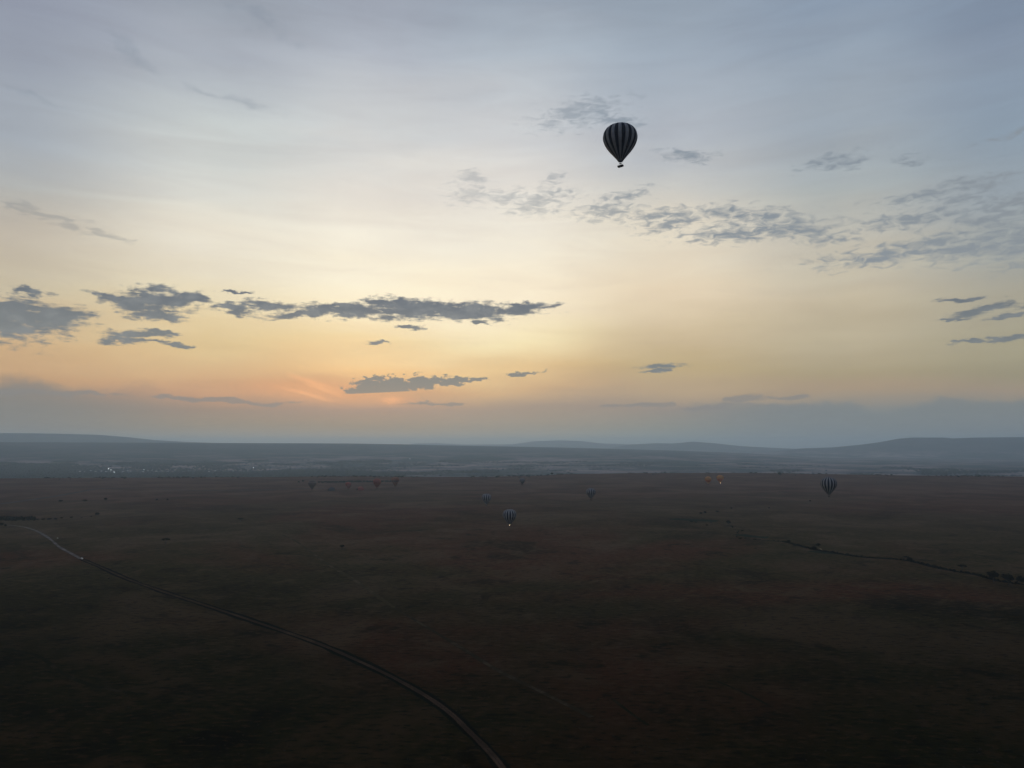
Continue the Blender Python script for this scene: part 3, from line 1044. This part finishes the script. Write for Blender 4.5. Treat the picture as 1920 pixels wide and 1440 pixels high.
# tussocks sprinkled over the nearer plain
tp = []
for _ in range(2600):
    px = rng.uniform(-40, 1960); py = 915 + 560 * rng.uniform() ** 1.5
    if vnoise(np.array([px / 130.0]), np.array([py / 60.0]), 31)[0] < -0.1:
        continue
    p = on_ground(px, py)
    if p.z < -5:
        continue
    s_ = rng.uniform(0.25, 0.8)
    tp.append((p.x, p.y, p.z, s_, s_ * 0.8))
m_tuss = leaf_mat('tussock_grass', (0.022, 0.019, 0.011))
o = blobs('grass_tussocks', tp, m_tuss, 9)
tag(o, 'scattered dark grass tussocks over the open plain', 'grass')

# ------------------------------------------------------------------ village below the rim
m_wall = simple('village_wall', (0.30, 0.29, 0.27), 0.9, coords='Object', scale=0.5)
m_tin = simple('tin_roof', (0.62, 0.66, 0.68), 0.45, 0.15, 0.3, spec=0.5)
m_tin2 = simple('green_roof', (0.10, 0.16, 0.14), 0.6, 0.2, 0.3)
m_win = simple('dark_window', (0.02, 0.02, 0.025), 0.3, 0.1, 1.0)


def house_meshes(L, W, H, roofm):
    wl = MB(); wl.box((0, 0, H / 2), (L, W, H))
    rf = MB()
    ov = 0.9
    vs = [(-L / 2 - ov, -W / 2 - ov, H), (L / 2 + ov, -W / 2 - ov, H), (L / 2 + ov, W / 2 + ov, H), (-L / 2 - ov, W / 2 + ov, H), (-L / 2 - ov, 0, H + W * 0.32), (L / 2 + ov, 0, H + W * 0.32)]
    rf.add([(x, y, z + 0.05) for x, y, z in vs], [(0, 1, 5, 4), (2, 3, 4, 5), (0, 4, 3), (1, 2, 5), (3, 2, 1, 0)])
    wn = MB(); wn.box((0, 0, 0), (1.6, 0.1, 1.3))
    dr = MB(); dr.box((0, 0, 1.1), (1.3, 0.1, 2.2))
    return wl.mesh('wall', m_wall), rf.mesh('roof', roofm), wn.mesh('window', m_win), dr.mesh('door', m_win), (L, W, H)


HM = [house_meshes(22, 11, 5.0, m_tin), house_meshes(16, 10, 4.5, m_tin), house_meshes(28, 12, 5.5, m_tin2)]


def house(kind, px, py, rz, label):
    p = on_ground(px, py)
    wl, rf, wn, dr, (L, W, H) = HM[kind]
    e = link('village_house', None, None, (p.x, p.y, gz(p.x, p.y) - 0.3), (0, 0, rz))
    tag(e, label, 'house', 'small houses of the village beyond the rim')
    link('wall', wl, e); link('roof', rf, e); link('door', dr, e, (0, -W / 2 - 0.05, 0))
    for k in (-0.33, 0.33):
        link('window', wn, e, (k * L, -W / 2 - 0.05, H * 0.55))
    return e


hp = [(150, 884.5), (158, 885.2), (171, 884.0), (179, 884.6), (190, 883.8), (199, 885.0), (208, 884.2), (214, 885.6), (222, 883.6), (231, 884.8), (238, 883.2), (246, 885.0), (253, 884.0), (262, 883.4), (268, 885.0), (277, 883.8), (285, 882.9), (293, 884.2), (304, 883.4), (315, 884.4), (326, 883.0), (333, 885.0), (341, 884.0), (352, 883.5), (364, 884.6), (378, 883.6), (392, 884.4), (404, 883.2), (420, 884.5), (437, 883.5)]
side = ['at far left end', 'by the paired lights', 'left of the brightest light', 'by the brightest light', 'right of the brightest light', 'left of the lone light', 'under the lone light', 'right of the lone light', 'in the right half', 'at far right end']
rr = random.Random(5)
for i, (px, py) in enumerate(hp):
    kind = (0, 1, 0, 2, 1)[i % 5]
    rfn = 'dark roof' if kind == 2 else ('long tin roof' if kind == 0 else 'short tin roof')
    house(kind, px, py, rr.uniform(-0.6, 0.6), 'tiny village house, %s, %s, %s of three' % (rfn, side[i // 3], ('leftmost', 'middle', 'rightmost')[i % 3]))

me_, q, b = new_mat('floodlight_glow')
b.inputs['Base Color'].default_value = (0.8, 0.9, 0.9, 1)
b.inputs['Emission Color'].default_value = (0.86, 0.97, 1.0, 1)
b.inputs['Emission Strength'].default_value = 5.0
m_steel = simple('galvanised_steel', (0.3, 0.31, 0.32), 0.5, 0.1, 2.0, metal=0.6)
pole = MB(); pole.tube((0, 0, 0), (0, 0, 14), 0.25, 0.15, 8); pole.box((0, 0, 14.1), (5.2, 0.4, 0.3)); pole_m = pole.mesh('mast', m_steel)
lamp = MB(); lamp.box((0, -0.35, 16.0), (5.0, 0.5, 3.4)); lamp_m = lamp.mesh('lamp_head', me_)
for px, py, s_, lb in ((170, 885, 0.75, 'left one of two dim white floodlights at the left of the village'),
                       (175.5, 885, 0.7, 'right one of two dim white floodlights at the left of the village'),
                       (203.5, 882.2, 1.25, 'brightest white floodlight of the village'),
                       (208, 883.5, 0.9, 'white floodlight just right below the brightest one'),
                       (214, 888, 1.0, 'white floodlight nearest of the bright cluster, down to the right'),
                       (270, 883, 0.95, 'lone white floodlight in the middle of the village'),
                       (249, 885, 0.5, 'faint floodlight between the bright cluster and the lone light'),
                       (286, 881.5, 0.45, 'faint floodlight right of the lone village light'),
                       (475, 879.5, 1.1, 'isolated white floodlight far right of the village'),
                       (769, 862.5, 0.9, 'faint isolated light high on the far slope')):
    p = on_ground(px, py)
    k = 0.85 * s_ * p.length / 8200.0
    e = link('floodlight', None, None, (p.x, p.y, p.z), (0, 0, -math.atan2(p.x, p.y)), (k, k, k))
    tag(e, lb, 'floodlight', 'lit floodlights of the village')
    link('mast', pole_m, e); link('lamp_head', lamp_m, e)

# ------------------------------------------------------------------ balloons
PROF = [(0.066, 0.0), (0.125, 0.085), (0.215, 0.20), (0.305, 0.315), (0.385, 0.43), (0.440, 0.53), (0.478, 0.62), (0.497, 0.71), (0.500, 0.79), (0.488, 0.87), (0.462, 0.94), (0.420, 1.01), (0.358, 1.07), (0.285, 1.115), (0.20, 1.15), (0.10, 1.172), (0.0, 1.18)]


def gore_mesh(name, D, n, mat, prof=PROF, seg=4, r_from=0):
    vs, fs = [], []
    P = prof[r_from:]
    for j, (r, z) in enumerate(P):
        for i in range(seg + 1):
            t = (i / seg - 0.5) * 2 * math.pi / n
            bul = 1 + 0.055 * math.cos(math.pi * (i / seg - 0.5)) * min(1.0, r / 0.3)
            vs.append((r * bul * D * math.cos(t), r * bul * D * math.sin(t), z * D))
    for j in range(len(P) - 1):
        for i in range(seg):
            a = j * (seg + 1) + i
            fs.append((a, a + 1, a + seg + 2, a + seg + 1))
    return mesh_np(name, vs, fs, mat, True)


def envelope_mesh(name, D, n, mat, prof=PROF, seg=4):
    vs, fs = [], []
    N = n * seg
    for j, (r, z) in enumerate(prof):
        for i in range(N):
            t = i / N * 2 * math.pi
            ph = (i % seg) / seg
            bul = 1 + 0.05 * abs(math.sin(math.pi * ph)) * min(1.0, r / 0.3)
            vs.append((r * bul * D * math.cos(t), r * bul * D * math.sin(t), z * D))
    for j in range(len(prof) - 1):
        for i in range(N):
            k = (i + 1) % N
            fs.append((j * N + i, j * N + k, (j + 1) * N + k, (j + 1) * N + i))
    return mesh_np(name, vs, fs, mat, True)


def fabric(name, col, trans=0.25, bands=None, rough=0.6):
    m, q, b = new_mat(name)
    t = q.n.new('ShaderNodeTexCoord')
    nz = q.noise(t.outputs['Object'], 0.35, 5, 0.6)
    s = q.n.new('ShaderNodeSeparateXYZ')
    q.l.new(t.outputs['Object'], s.inputs[0])
    c = q.mix(q.rng(nz, 0.3, 0.7), tuple(k * 0.82 for k in col), tuple(k * 1.12 for k in col))
    if bands:
        for lo, hi, bc in bands:
            f = q.math('MULTIPLY', q.rng(s.outputs[2], lo, lo + 0.3), q.rng(s.outputs[2], hi, hi - 0.3))
            c = q.mix(f, c, bc)
    # horizontal sewn tapes between the cloth panels
    sw = q.math('FRACT', q.math('MULTIPLY', s.outputs[2], 0.9))
    c = q.mix(q.math('MULTIPLY', q.rng(sw, 0.06, 0.0), 0.35), c, tuple(k * 0.5 for k in col))
    q.l.new(c, b.inputs['Base Color'])
    b.inputs['Roughness'].default_value = rough
    b.inputs['Specular IOR Level'].default_value = 0.06
    tl = q.n.new('ShaderNodeBsdfTranslucent')
    q.l.new(c, tl.inputs['Color'])
    mx = q.n.new('ShaderNodeMixShader')
    mx.inputs[0].default_value = trans
    q.l.new(b.outputs[0], mx.inputs[1]); q.l.new(tl.outputs[0], mx.inputs[2])
    out = next(n for n in q.n if n.type == 'OUTPUT_MATERIAL')
    q.l.new(mx.outputs[0], out.inputs['Surface'])
    return m


m_navy = fabric('navy_nylon', (0.008, 0.011, 0.022), 0.02)
m_gry = fabric('silver_grey_nylon', (0.29, 0.28, 0.26), 0.03)
m_basket = simple('dark_wicker', (0.020, 0.013, 0.009), 0.9, 0.4, 6.0)
m_rim = simple('leather_rim', (0.02, 0.014, 0.01), 0.7, 0.2, 4.0)
m_rope = simple('steel_cable', (0.03, 0.03, 0.03), 0.6, 0.1, 2.0)
m_burn = simple('burner_steel', (0.06, 0.06, 0.06), 0.4, 0.1, 3.0, metal=0.8)
m_vent = simple('dark_vent_cloth', (0.012, 0.014, 0.02), 0.8, 0.2, 1.0)
mf, q, b = new_mat('burner_flame')
b.inputs['Base Color'].default_value = (1, 0.6, 0.3, 1)
b.inputs['Emission Color'].default_value = (1.0, 0.74, 0.42, 1)
b.inputs['Emission Strength'].default_value = 13.0
m_red = fabric('red_nylon', (0.27, 0.08, 0.06), 0.10, [(9, 12, (0.30, 0.11, 0.06)), (17, 19, (0.26, 0.05, 0.05))])
m_org = fabric('orange_nylon', (0.60, 0.30, 0.10), 0.4, [(8, 13, (0.50, 0.14, 0.05)), (19, 22, (0.55, 0.34, 0.10))])
m_orgdk = fabric('rust_nylon', (0.26, 0.12, 0.07), 0.12, [(14, 18, (0.12, 0.09, 0.07))])
m_greyb = fabric('grey_brown_nylon', (0.13, 0.095, 0.075), 0.1, [(20, 24, (0.19, 0.15, 0.12))])
m_slate = fabric('slate_nylon', (0.06, 0.058, 0.062), 0.1)


def rigging(e, D, gap=2.6, L=4.4, Wd=1.9, yaw=0.0, flame=False):
    """basket, burner, cables and skirt hung below the mouth at z = 0"""
    zt = -gap
    bk = MB()
    bk.box((0, 0, zt - 0.62), (L, Wd, 1.15), taper=1.04)
    bo = link('basket', bk.mesh('basket', m_basket), e, (0, 0, 0), (0, 0, yaw))
    rm = MB()
    for sx in (-1, 1):
        rm.tube((sx * L * 0.52, -Wd * 0.52, zt), (sx * L * 0.52, Wd * 0.52, zt), 0.09, 0.09)
        rm.tube((-L * 0.52, sx * Wd * 0.52, zt + 0.004), (L * 0.52, sx * Wd * 0.52, zt + 0.004), 0.09, 0.09)
    link('rim', rm.mesh('rim', m_rim), bo)
    dv = MB(); dv.box((0, 0, zt - 0.35), (0.08, Wd * 0.96, 0.9)); dv.box((L * 0.25, 0, zt - 0.35), (0.08, Wd * 0.95, 0.88)); dv.box((-L * 0.25, 0, zt - 0.35), (0.08, Wd * 0.95, 0.88))
    link('partition', dv.mesh('partition', m_rim), bo)
    cz, sz = math.cos(yaw), math.sin(yaw)
    cb = MB()
    up = MB()
    for sx in (-1, 1):
        for sy in (-1, 1):
            lx, ly = sx * L * 0.5, sy * Wd * 0.5
            x, y = lx * cz - ly * sz, lx * sz + ly * cz
            fx, fy = sx * 0.85, sy * 0.6
            fx, fy = fx * cz - fy * sz, fx * sz + fy * cz
            up.tube((x, y, zt), (fx, fy, zt + 1.35), 0.045, 0.04, 5)
    N = 12
    r0 = PROF[0][0] * D
    for i in range(N):
        t = 2 * math.pi * i / N
        cb.tube((0.9 * math.cos(t), 0.9 * math.sin(t), zt + 1.35), (r0 * math.cos(t), r0 * math.sin(t), 0.05), 0.02, 0.02, 4)
    link('cables', cb.mesh('cables', m_rope), e)
    link('upright', up.mesh('upright', m_burn), e)
    bu = MB()
    for a in (-0.45, 0.45):
        bu.tube((a, -0.4, zt + 1.25), (a, -0.4, zt + 1.75), 0.2, 0.24, 8)
        bu.tube((a, 0.4, zt + 1.25), (a, 0.4, zt + 1.75), 0.2, 0.24, 8)
    bu.box((0, 0, zt + 1.35), (1.7, 1.3, 0.07))
    link('burner', bu.mesh('burner', m_burn), e, (0, 0, 0), (0, 0, yaw))
    if flame:
        fl = MB()
        fl.lathe([(0.16, 0), (0.34, 0.5), (0.42, 1.1), (0.30, 1.8), (0.13, 2.4), (0.02, 2.9)], 10, zt + 1.8)
        link('flame', fl.mesh('flame', mf, True), e)


def striped(px_c, px_top, px_bot, D, dist, yaw, label, n=28, flame=False, gap=2.6, rot=0.0, bx=0.0):
    """navy and grey striped balloon; dist is the horizontal distance, height from the photograph"""
    u_, v_ = uv_of(px_c, px_bot)
    x, y = dist * math.sin(u_), dist * math.cos(u_)
    zb = CAM_H + math.tan(v_) * dist
    e = link('hot_air_balloon', None, None, (x, y, zb + gap + 1.2), (0, bx, rot))
    tag(e, label, 'balloon', 'navy and grey striped balloons in the air')
    ga = gore_mesh('gore', D, n, m_navy)
    gb = gore_mesh('gore', D, n, m_gry)
    for i in range(n):
        link('gore', ga if i % 2 else gb, e, (0, 0, 0), (0, 0, 2 * math.pi * i / n))
    cr = MB(); cr.lathe([(0.10 * D, 1.176 * D), (0.05 * D, 1.184 * D), (0.0, 1.187 * D)], 28)
    link('crown_vent', cr.mesh('crown_vent', m_vent, True), e)
    rigging(e, D, gap, yaw=yaw, flame=flame)
    return e


striped(1163.5, 231, 313, 25.5, 572, R(-48), 'large dark striped balloon high in the sky, by far the biggest', rot=R(4), gap=3.0)
striped(1554.5, 899, 932, 25.0, 1370, R(60), 'striped balloon at right over the dark plain, second biggest', rot=R(2))
striped(955.5, 951, 988, 24.5, 1400, R(80), 'striped balloon with its burner lit, lowest one near the centre', flame=True, rot=R(6))
striped(912, 921, 948.5, 22.5, 1870, R(20), 'small striped balloon just left above the burning centre one', rot=R(3))
striped(979.3, 891, 910, 17.5, 2500, R(50), 'tiniest striped balloon, against the rim of the plain above the centre')
striped(1108, 914, 938, 22.5, 1900, R(10), 'small striped balloon right of centre, alone below the rim', rot=R(5))


def plain_balloon(px_c, py_b, D, dist, mat, label, group, flame=False, squash=1.0, lying=False, on_floor=False):
    u_, v_ = uv_of(px_c, py_b)
    if on_floor:
        p = on_ground(px_c, py_b)
        x, y, zb = p.x, p.y, p.z
    else:
        x, y = dist * math.sin(u_), dist * math.cos(u_)
        zb = CAM_H + math.tan(v_) * dist
    prof = PROF
    e = link('hot_air_balloon', None, None, (x, y, zb + (0 if lying else 3.8)), (0, 0, 0.3))
    tag(e, label, 'balloon', group)
    if lying:
        # half-inflated: a sagging dome on the ground, mouth to one side, basket on its side in front
        pr = [(0.50, 0.0), (0.515, 0.10), (0.50, 0.22), (0.44, 0.36), (0.35, 0.46), (0.23, 0.53), (0.11, 0.565), (0.0, 0.575)]
        m = envelope_mesh('envelope', D, 20, mat, pr)
        co = np.empty(len(m.vertices) * 3, dtype=np.float32); m.vertices.foreach_get('co', co); co = co.reshape(-1, 3)
        co[:, 2] += 0.06 * D * vnoise(co[:, 0] / 3.0 + 50, co[:, 1] / 3.0 + 50, 41) * (co[:, 2] > 0.02 * D)
        co[:, 0] *= 1.0 + 0.06 * np.sin(co[:, 2])
        m.vertices.foreach_set('co', co.ravel()); m.update()
        ev = link('envelope', m, e)
        mo = MB(); mo.lathe([(0.10 * D, 0), (0.13 * D, 0.10 * D), (0.2 * D, 0.22 * D)], 16)
        link('mouth', mo.mesh('mouth', m_vent, True), e, (-0.62 * D, -0.1 * D, 0.14 * D), (0, R(90), 0))
        bk = MB(); bk.box((-0.72 * D, -0.1 * D, 0.95), (1.2, 3.2, 1.9))
        link('basket', bk.mesh('basket', m_basket), e)
    else:
        link('envelope', envelope_mesh('envelope', D, 20, mat), e)
        cr = MB(); cr.lathe([(0.10 * D, 1.176 * D), (0.05 * D, 1.184 * D), (0.0, 1.187 * D)], 20)
        link('crown_vent', cr.mesh('crown_vent', m_vent, True), e)
        rigging(e, D, yaw=0.7, flame=flame)
    return e


GR = 'balloons at the launch site on the left'
plain_balloon(585, 919, 26, 2620, m_greyb, 'grey-brown upright balloon, leftmost at the launch site', GR)
plain_balloon(622, 920, 22, 0, m_slate, 'dark slate half-inflated balloon lying on the ground', GR, lying=True, on_floor=True)
plain_balloon(652.8, 918, 19, 2650, m_red, 'small red upright balloon between two half-inflated ones', GR)
plain_balloon(676, 919, 23, 0, m_red, 'red half-inflated balloon lying on the ground', GR, lying=True, on_floor=True)
plain_balloon(707, 916, 26, 2600, m_red, 'tallest red balloon, upright at the launch site', GR)
plain_balloon(741, 912.5, 25.5, 2650, m_orgdk, 'rust-brown upright balloon, rightmost at the launch site', GR)
GY = 'pair of orange balloons on the right'
plain_balloon(1328, 909, 23.5, 2950, m_org, 'left and dimmer of the two orange balloons at right', GY)
plain_balloon(1350.5, 907, 24.5, 2950, m_org, 'right orange balloon with its burner lit', GY, flame=True)

# ------------------------------------------------------------------ vehicles
m_paint = simple('beige_car_paint', (0.30, 0.28, 0.22), 0.4, 0.08, 1.0, spec=0.5)
m_white = simple('white_car_paint', (0.42, 0.42, 0.40), 0.4, 0.05, 1.0, spec=0.5)
m_tyre = simple('tyre_rubber', (0.015, 0.015, 0.015), 0.9, 0.1, 3.0)
m_glass = simple('car_glass', (0.01, 0.012, 0.014), 0.08, 0.1, 1.0, spec=0.8)
ml, q, b = new_mat('headlight_glow')
b.inputs['Emission Color'].default_value = (1, 0.95, 0.8, 1)
b.inputs['Emission Strength'].default_value = 1.0


def car(p, heading, paint, label, lights):
    e = link('safari_car', None, None, (p.x, p.y, p.z + 0.15), (0, 0, heading))
    tag(e, label, 'car', 'cars driving on the dirt road')
    bd = MB(); bd.box((0, 0, 0.85), (1.85, 4.7, 0.7)); bd.box((0, 1.65, 1.28), (1.7, 1.35, 0.2))
    link('body', bd.mesh('body', paint), e)
    cb = MB(); cb.box((0, -0.65, 1.62), (1.75, 3.2, 0.80), taper=0.9)
    link('cabin', cb.mesh('cabin', m_glass), e)
    rf = MB(); rf.box((0, -0.65, 2.06), (1.72, 3.15, 0.09))
    link('roof', rf.mesh('roof', paint), e)
    for sx in (-1, 1):
        for yy in (-1.45, 1.5):
            w = MB(); w.tube((sx * 0.72, yy, 0.40), (sx * 0.98, yy, 0.40), 0.40, 0.40, 12)
            link('wheel', w.mesh('wheel', m_tyre), e)
        if lights:
            h = MB(); h.box((sx * 0.62, 2.37, 1.0), (0.3, 0.06, 0.24))
            link('headlight', h.mesh('headlight', ml), e)
        else:
            h = MB(); h.box((sx * 0.62, 2.37, 1.0), (0.3, 0.06, 0.24))
            link('headlight', h.mesh('headlight', m_glass), e)


p0, p1 = on_ground(153.5, 1048.6), on_ground(175, 1057.5)
car(p0, -math.atan2((p1 - p0).x, (p1 - p0).y), m_white, 'pale car where the light dusty road meets the dark one', True)
p0, p1 = on_ground(108, 1010.5), on_ground(122, 1024)
car(p0, -math.atan2((p1 - p0).x, (p1 - p0).y), m_paint, 'beige car beside the bend of the pale road, farther one', False)

# ------------------------------------------------------------------ haze
hb = MB()
hb.box((0, 0, 0), (1, 1, 1))
mh = bpy.data.materials.new('haze')
mh.use_nodes = True
for n in list(mh.node_tree.nodes):
    mh.node_tree.nodes.remove(n)
q = G(mh.node_tree)
pv = q.n.new('ShaderNodeVolumePrincipled')
pv.inputs['Color'].default_value = (0.71, 0.905, 1.0, 1)
pv.inputs['Density'].default_value = HAZE_D
pv.inputs['Anisotropy'].default_value = 0.38
om = q.n.new('ShaderNodeOutputMaterial')
q.l.new(pv.outputs[0], om.inputs['Volume'])
hz = link('haze', hb.mesh('haze', mh), None)
ztop, zbot = HAZE_TOP, -215.0
hz.scale = (118000, 118000, ztop - zbot)
hz.location = (0, 0, (ztop + zbot) / 2)
hz['kind'] = 'stuff'
tag(hz, 'thin blue-grey morning haze over the whole plain', 'haze')
